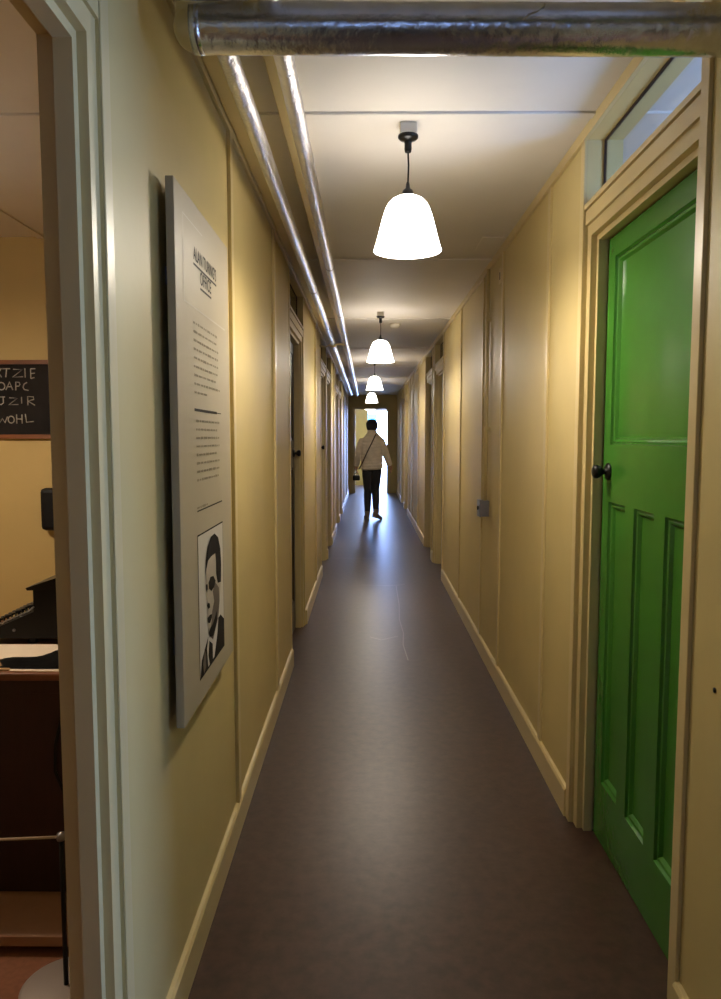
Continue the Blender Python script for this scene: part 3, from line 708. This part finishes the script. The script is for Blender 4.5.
for wr, el, sg in ((Lwr, Lel, 1), (Rwr, Rel, -1)):
    w, d, sd, nm = hand_pts(wr, el, sg)
    bb_.tube([V(*(w-d*.01)), V(*(w+d*.04)), V(*(w+d*.085))], [.026, .034, .030], 12)
    for k, ln in enumerate((.062, .072, .068, .052)):
        o_k = w+d*.082+sd*(.027-.018*k)
        bb_.tube([V(*(o_k-d*.02)), V(*(o_k+d*ln*.45+nm*.006)), V(*(o_k+d*ln*.8+nm*.022)), V(*(o_k+d*ln*.9+nm*.042))], [.0095, .009, .0085, .0075], 8)
    o_k = w+d*.03+sd*.025
    bb_.tube([V(*o_k), V(*(o_k+d*.03+sd*.022+nm*.01)), V(*(o_k+d*.055+sd*.028+nm*.022))], [.012, .0105, .009], 8)
remesh(bb_, 'body', M['skin'], pr_, .006, 2)
# jacket: quilted torso and sleeves
jk = MB(); rings = []; NS = 40; pts = []
prof = [(.845, .166, .130), (.87, .182, .146), (.95, .184, .148), (1.05, .180, .142), (1.18, .188, .140), (1.30, .194, .136), (1.36, .182, .125), (1.41, .138, .105), (1.455, .098, .088), (1.49, .078, .078), (1.525, .074, .078)]
def interp(z):
    for (z0, a0, b0), (z1, a1, b1) in zip(prof, prof[1:]):
        if z <= z1: t = (z-z0)/(z1-z0); return a0+(a1-a0)*t, b0+(b1-b0)*t
    return prof[-1][1:]
NZ = 90
for i in range(NZ+1):
    z = .845+(1.525-.845)*i/NZ; a, b2 = interp(z)
    q = .012*(abs(math.sin((z-.845)/.052*PI))**.6-.6) if z < 1.44 else 0
    rings.append([jk.bm.verts.new(Vector(V((a+q)*math.cos(2*PI*k/NS), .01+(b2+q)*math.sin(2*PI*k/NS), z+.01*math.cos(2*PI*k/NS)))) for k in range(NS)])
for i in range(NZ):
    for k in range(NS): jk.bm.faces.new((rings[i][k], rings[i][(k+1) % NS], rings[i+1][(k+1) % NS], rings[i+1][k]))
jk.bm.faces.new(rings[0][::-1]); jk.bm.faces.new(rings[-1])
for sh, el, wr in ((Lsh, Lel, Lwr), (Rsh, Rel, Rwr)):
    pts = []; rs = []; sh_, el_, wr_ = Vector(sh), Vector(el), Vector(wr)
    for i in range(41):
        t = i/40
        p = sh_.lerp(el_, t*2) if t < .5 else el_.lerp(wr_, (t-.5)*2)
        if .38 < t < .62:
            u = (t-.38)/.24; a_ = sh_.lerp(el_, .76); c_ = el_.lerp(wr_, .24); p = a_*(1-u)**2+el_*2*u*(1-u)+c_*u*u
        pts.append(V(*p)); rs.append(.056+.016*min(1, t*5)-.024*t+.005*(abs(math.sin(t*9.5*PI))**.6-.5))
    jk.tube(pts, rs, 20)
remesh(jk, 'jacket', M['jacket'], pr_, .007, 4)
tr_ = MB()
for hp, kn, an in ((Lhip, Lkn, Lan), (Rhip, Rkn, Ran)):
    h_, k_, a_ = Vector(hp), Vector(kn), Vector(an)
    pts = [h_+Vector((0, 0, .03))]+[h_.lerp(k_, t) for t in (.15, .4, .7, 1)]+[k_.lerp(a_, t) for t in (.25, .5, .75, .95)]
    tr_.tube([V(*p) for p in pts], [.082, .090, .088, .079, .066, .066, .062, .054, .049], 20)
tr_.ell(V(0, -.005, .91), (.150, .116, .10), 24)
remesh(tr_, 'trousers', M['trousers'], pr_, .008, 3)
def shoe(an, pitch, yaw):
    s1 = MB(); s2 = MB()
    R = Matrix.Rotation(yaw, 3, 'Z') @ Matrix.Rotation(pitch, 3, 'X')
    def T(x, y, z): return V(*(Vector(an)+R @ Vector((x, y, z))))
    def loft(mb, secs):
        rg = []
        for (y, w, z0, z1) in secs:
            rg.append([mb.bm.verts.new(Vector(T(w*math.cos(a)*(1 if math.sin(a) < 0 else .92), y, (z0+z1)/2+(z1-z0)/2*math.sin(a)))) for a in [2*PI*k/16 for k in range(16)]])
        for i in range(len(rg)-1):
            for k in range(16): mb.bm.faces.new((rg[i][k], rg[i][(k+1) % 16], rg[i+1][(k+1) % 16], rg[i+1][k])).smooth = True
        mb.bm.faces.new(rg[0][::-1]); mb.bm.faces.new(rg[-1])
    b_ = -.072
    loft(s1, [(-.075, .024, b_, .0), (-.06, .036, b_, .03), (-.02, .040, b_, .045), (.03, .040, b_, .02), (.08, .042, b_, -.015), (.14, .045, b_, -.030), (.175, .034, b_, -.040), (.19, .018, b_, -.052)])
    s1.tube([T(0, 0, -.03), T(0, -.005, .06)], [.042, .050], 16)
    loft(s2, [(-.082, .024, b_-.012, b_+.012), (-.06, .040, b_-.012, b_+.012), (.03, .041, b_-.012, b_+.012), (.13, .048, b_-.012, b_+.012), (.18, .036, b_-.012, b_+.012), (.197, .016, b_-.012, b_+.012)])
    so = remesh(s1, 'ankle_boot', M['shoe'], pr_, .006, 2)
    s2.build('sole', M['sole'], so)
shoe(Lan, 0, .12)
shoe(Ran, -math.radians(14), -.55)
ht = MB()
ht.lathe([(.074, 1.515), (.090, 1.54), (.098, 1.575), (.102, 1.61), (.100, 1.635), (.084, 1.665), (.062, 1.69), (.030, 1.703), (0, 1.706)], (PXx, PYy+.02, 0), 28)
for v in ht.bm.verts: v.co.y = PYy+.02+(v.co.y-PYy-.02)*1.2
ht.build('hat', M['hat'], pr_)
stp = MB(); pts = []
ctrl = [(.075, .01, 1.475), (.055, -.09, 1.43), (.00, -.137, 1.31), (-.07, -.140, 1.17), (-.135, -.118, 1.03), (-.185, -.07, .92), (-.22, 0, .86)]
for i in range(len(ctrl)-1):
    for t in (0, .5): pts.append(V(*Vector(ctrl[i]).lerp(Vector(ctrl[i+1]), t)))
pts.append(V(*ctrl[-1])); stp.tube(pts, .011, 8); stp.build('bag_strap', M['strap'], pr_)
bg = tag(empty('camera_bag', V(-.265, .075, .660)), 'small black bag held at the left side of the walking person', 'bag')
MB().box(PXx-.325, PXx-.205, PYy+.03, PYy+.12, .660, .752, .018).build('pouch', M['blackmat'], bg)
MB().tube([V(-.30, .075, .748), V(-.298, .075, .780), V(-.265, .075, .795), V(-.235, .075, .780), V(-.233, .075, .748)], .005, 8).build('handle', M['blackmat'], bg)

# ------------------------------------------------------------------ daylight
w = bpy.data.worlds.new('World'); S.world = w; w.use_nodes = True
w.node_tree.nodes['Background'].inputs[0].default_value = (.34, .50, 1, 1)
w.node_tree.nodes['Background'].inputs[1].default_value = 30
def portal(loc, rot, sx, sy):
    l = bpy.data.lights.new('portal', 'AREA'); l.shape = 'RECTANGLE'; l.size = sx; l.size_y = sy
    l.cycles.is_portal = True
    o = bpy.data.objects.new('daylight_portal', l); o.location = loc; o.rotation_euler = rot; COL.objects.link(o)
portal((2.72, (W0+W1)/2, (Wz0+Wz1)/2), (0, PI/2, 0), Wz1-Wz0, W1-W0)
portal(((BX0+BX1)/2, YB-.12, (BZ0+BZ1)/2), (PI/2, 0, 0), BX1-BX0, BZ1-BZ0)
portal(((OX0+OX1)/2, YX+.12, OZ/2), (-PI/2, 0, 0), OX1-OX0, OZ)

# ------------------------------------------------------------------ camera
cam = bpy.data.cameras.new('Camera'); co = bpy.data.objects.new('Camera', cam); COL.objects.link(co)
cam.sensor_fit = 'HORIZONTAL'; cam.sensor_width = 36; cam.lens = 740/721*36
cam.clip_start = .01; cam.clip_end = 200
pitch = math.atan(62.5/740); yaw = math.atan(6.5/740*math.cos(pitch))
co.location = (0, 0, 1.4); co.rotation_euler = (PI/2-pitch, 0, yaw)
S.camera = co
S.view_settings.view_transform = 'Standard'; S.view_settings.look = 'None'
S.view_settings.exposure = .25; S.view_settings.gamma = 1; S.view_settings.use_curve_mapping = False
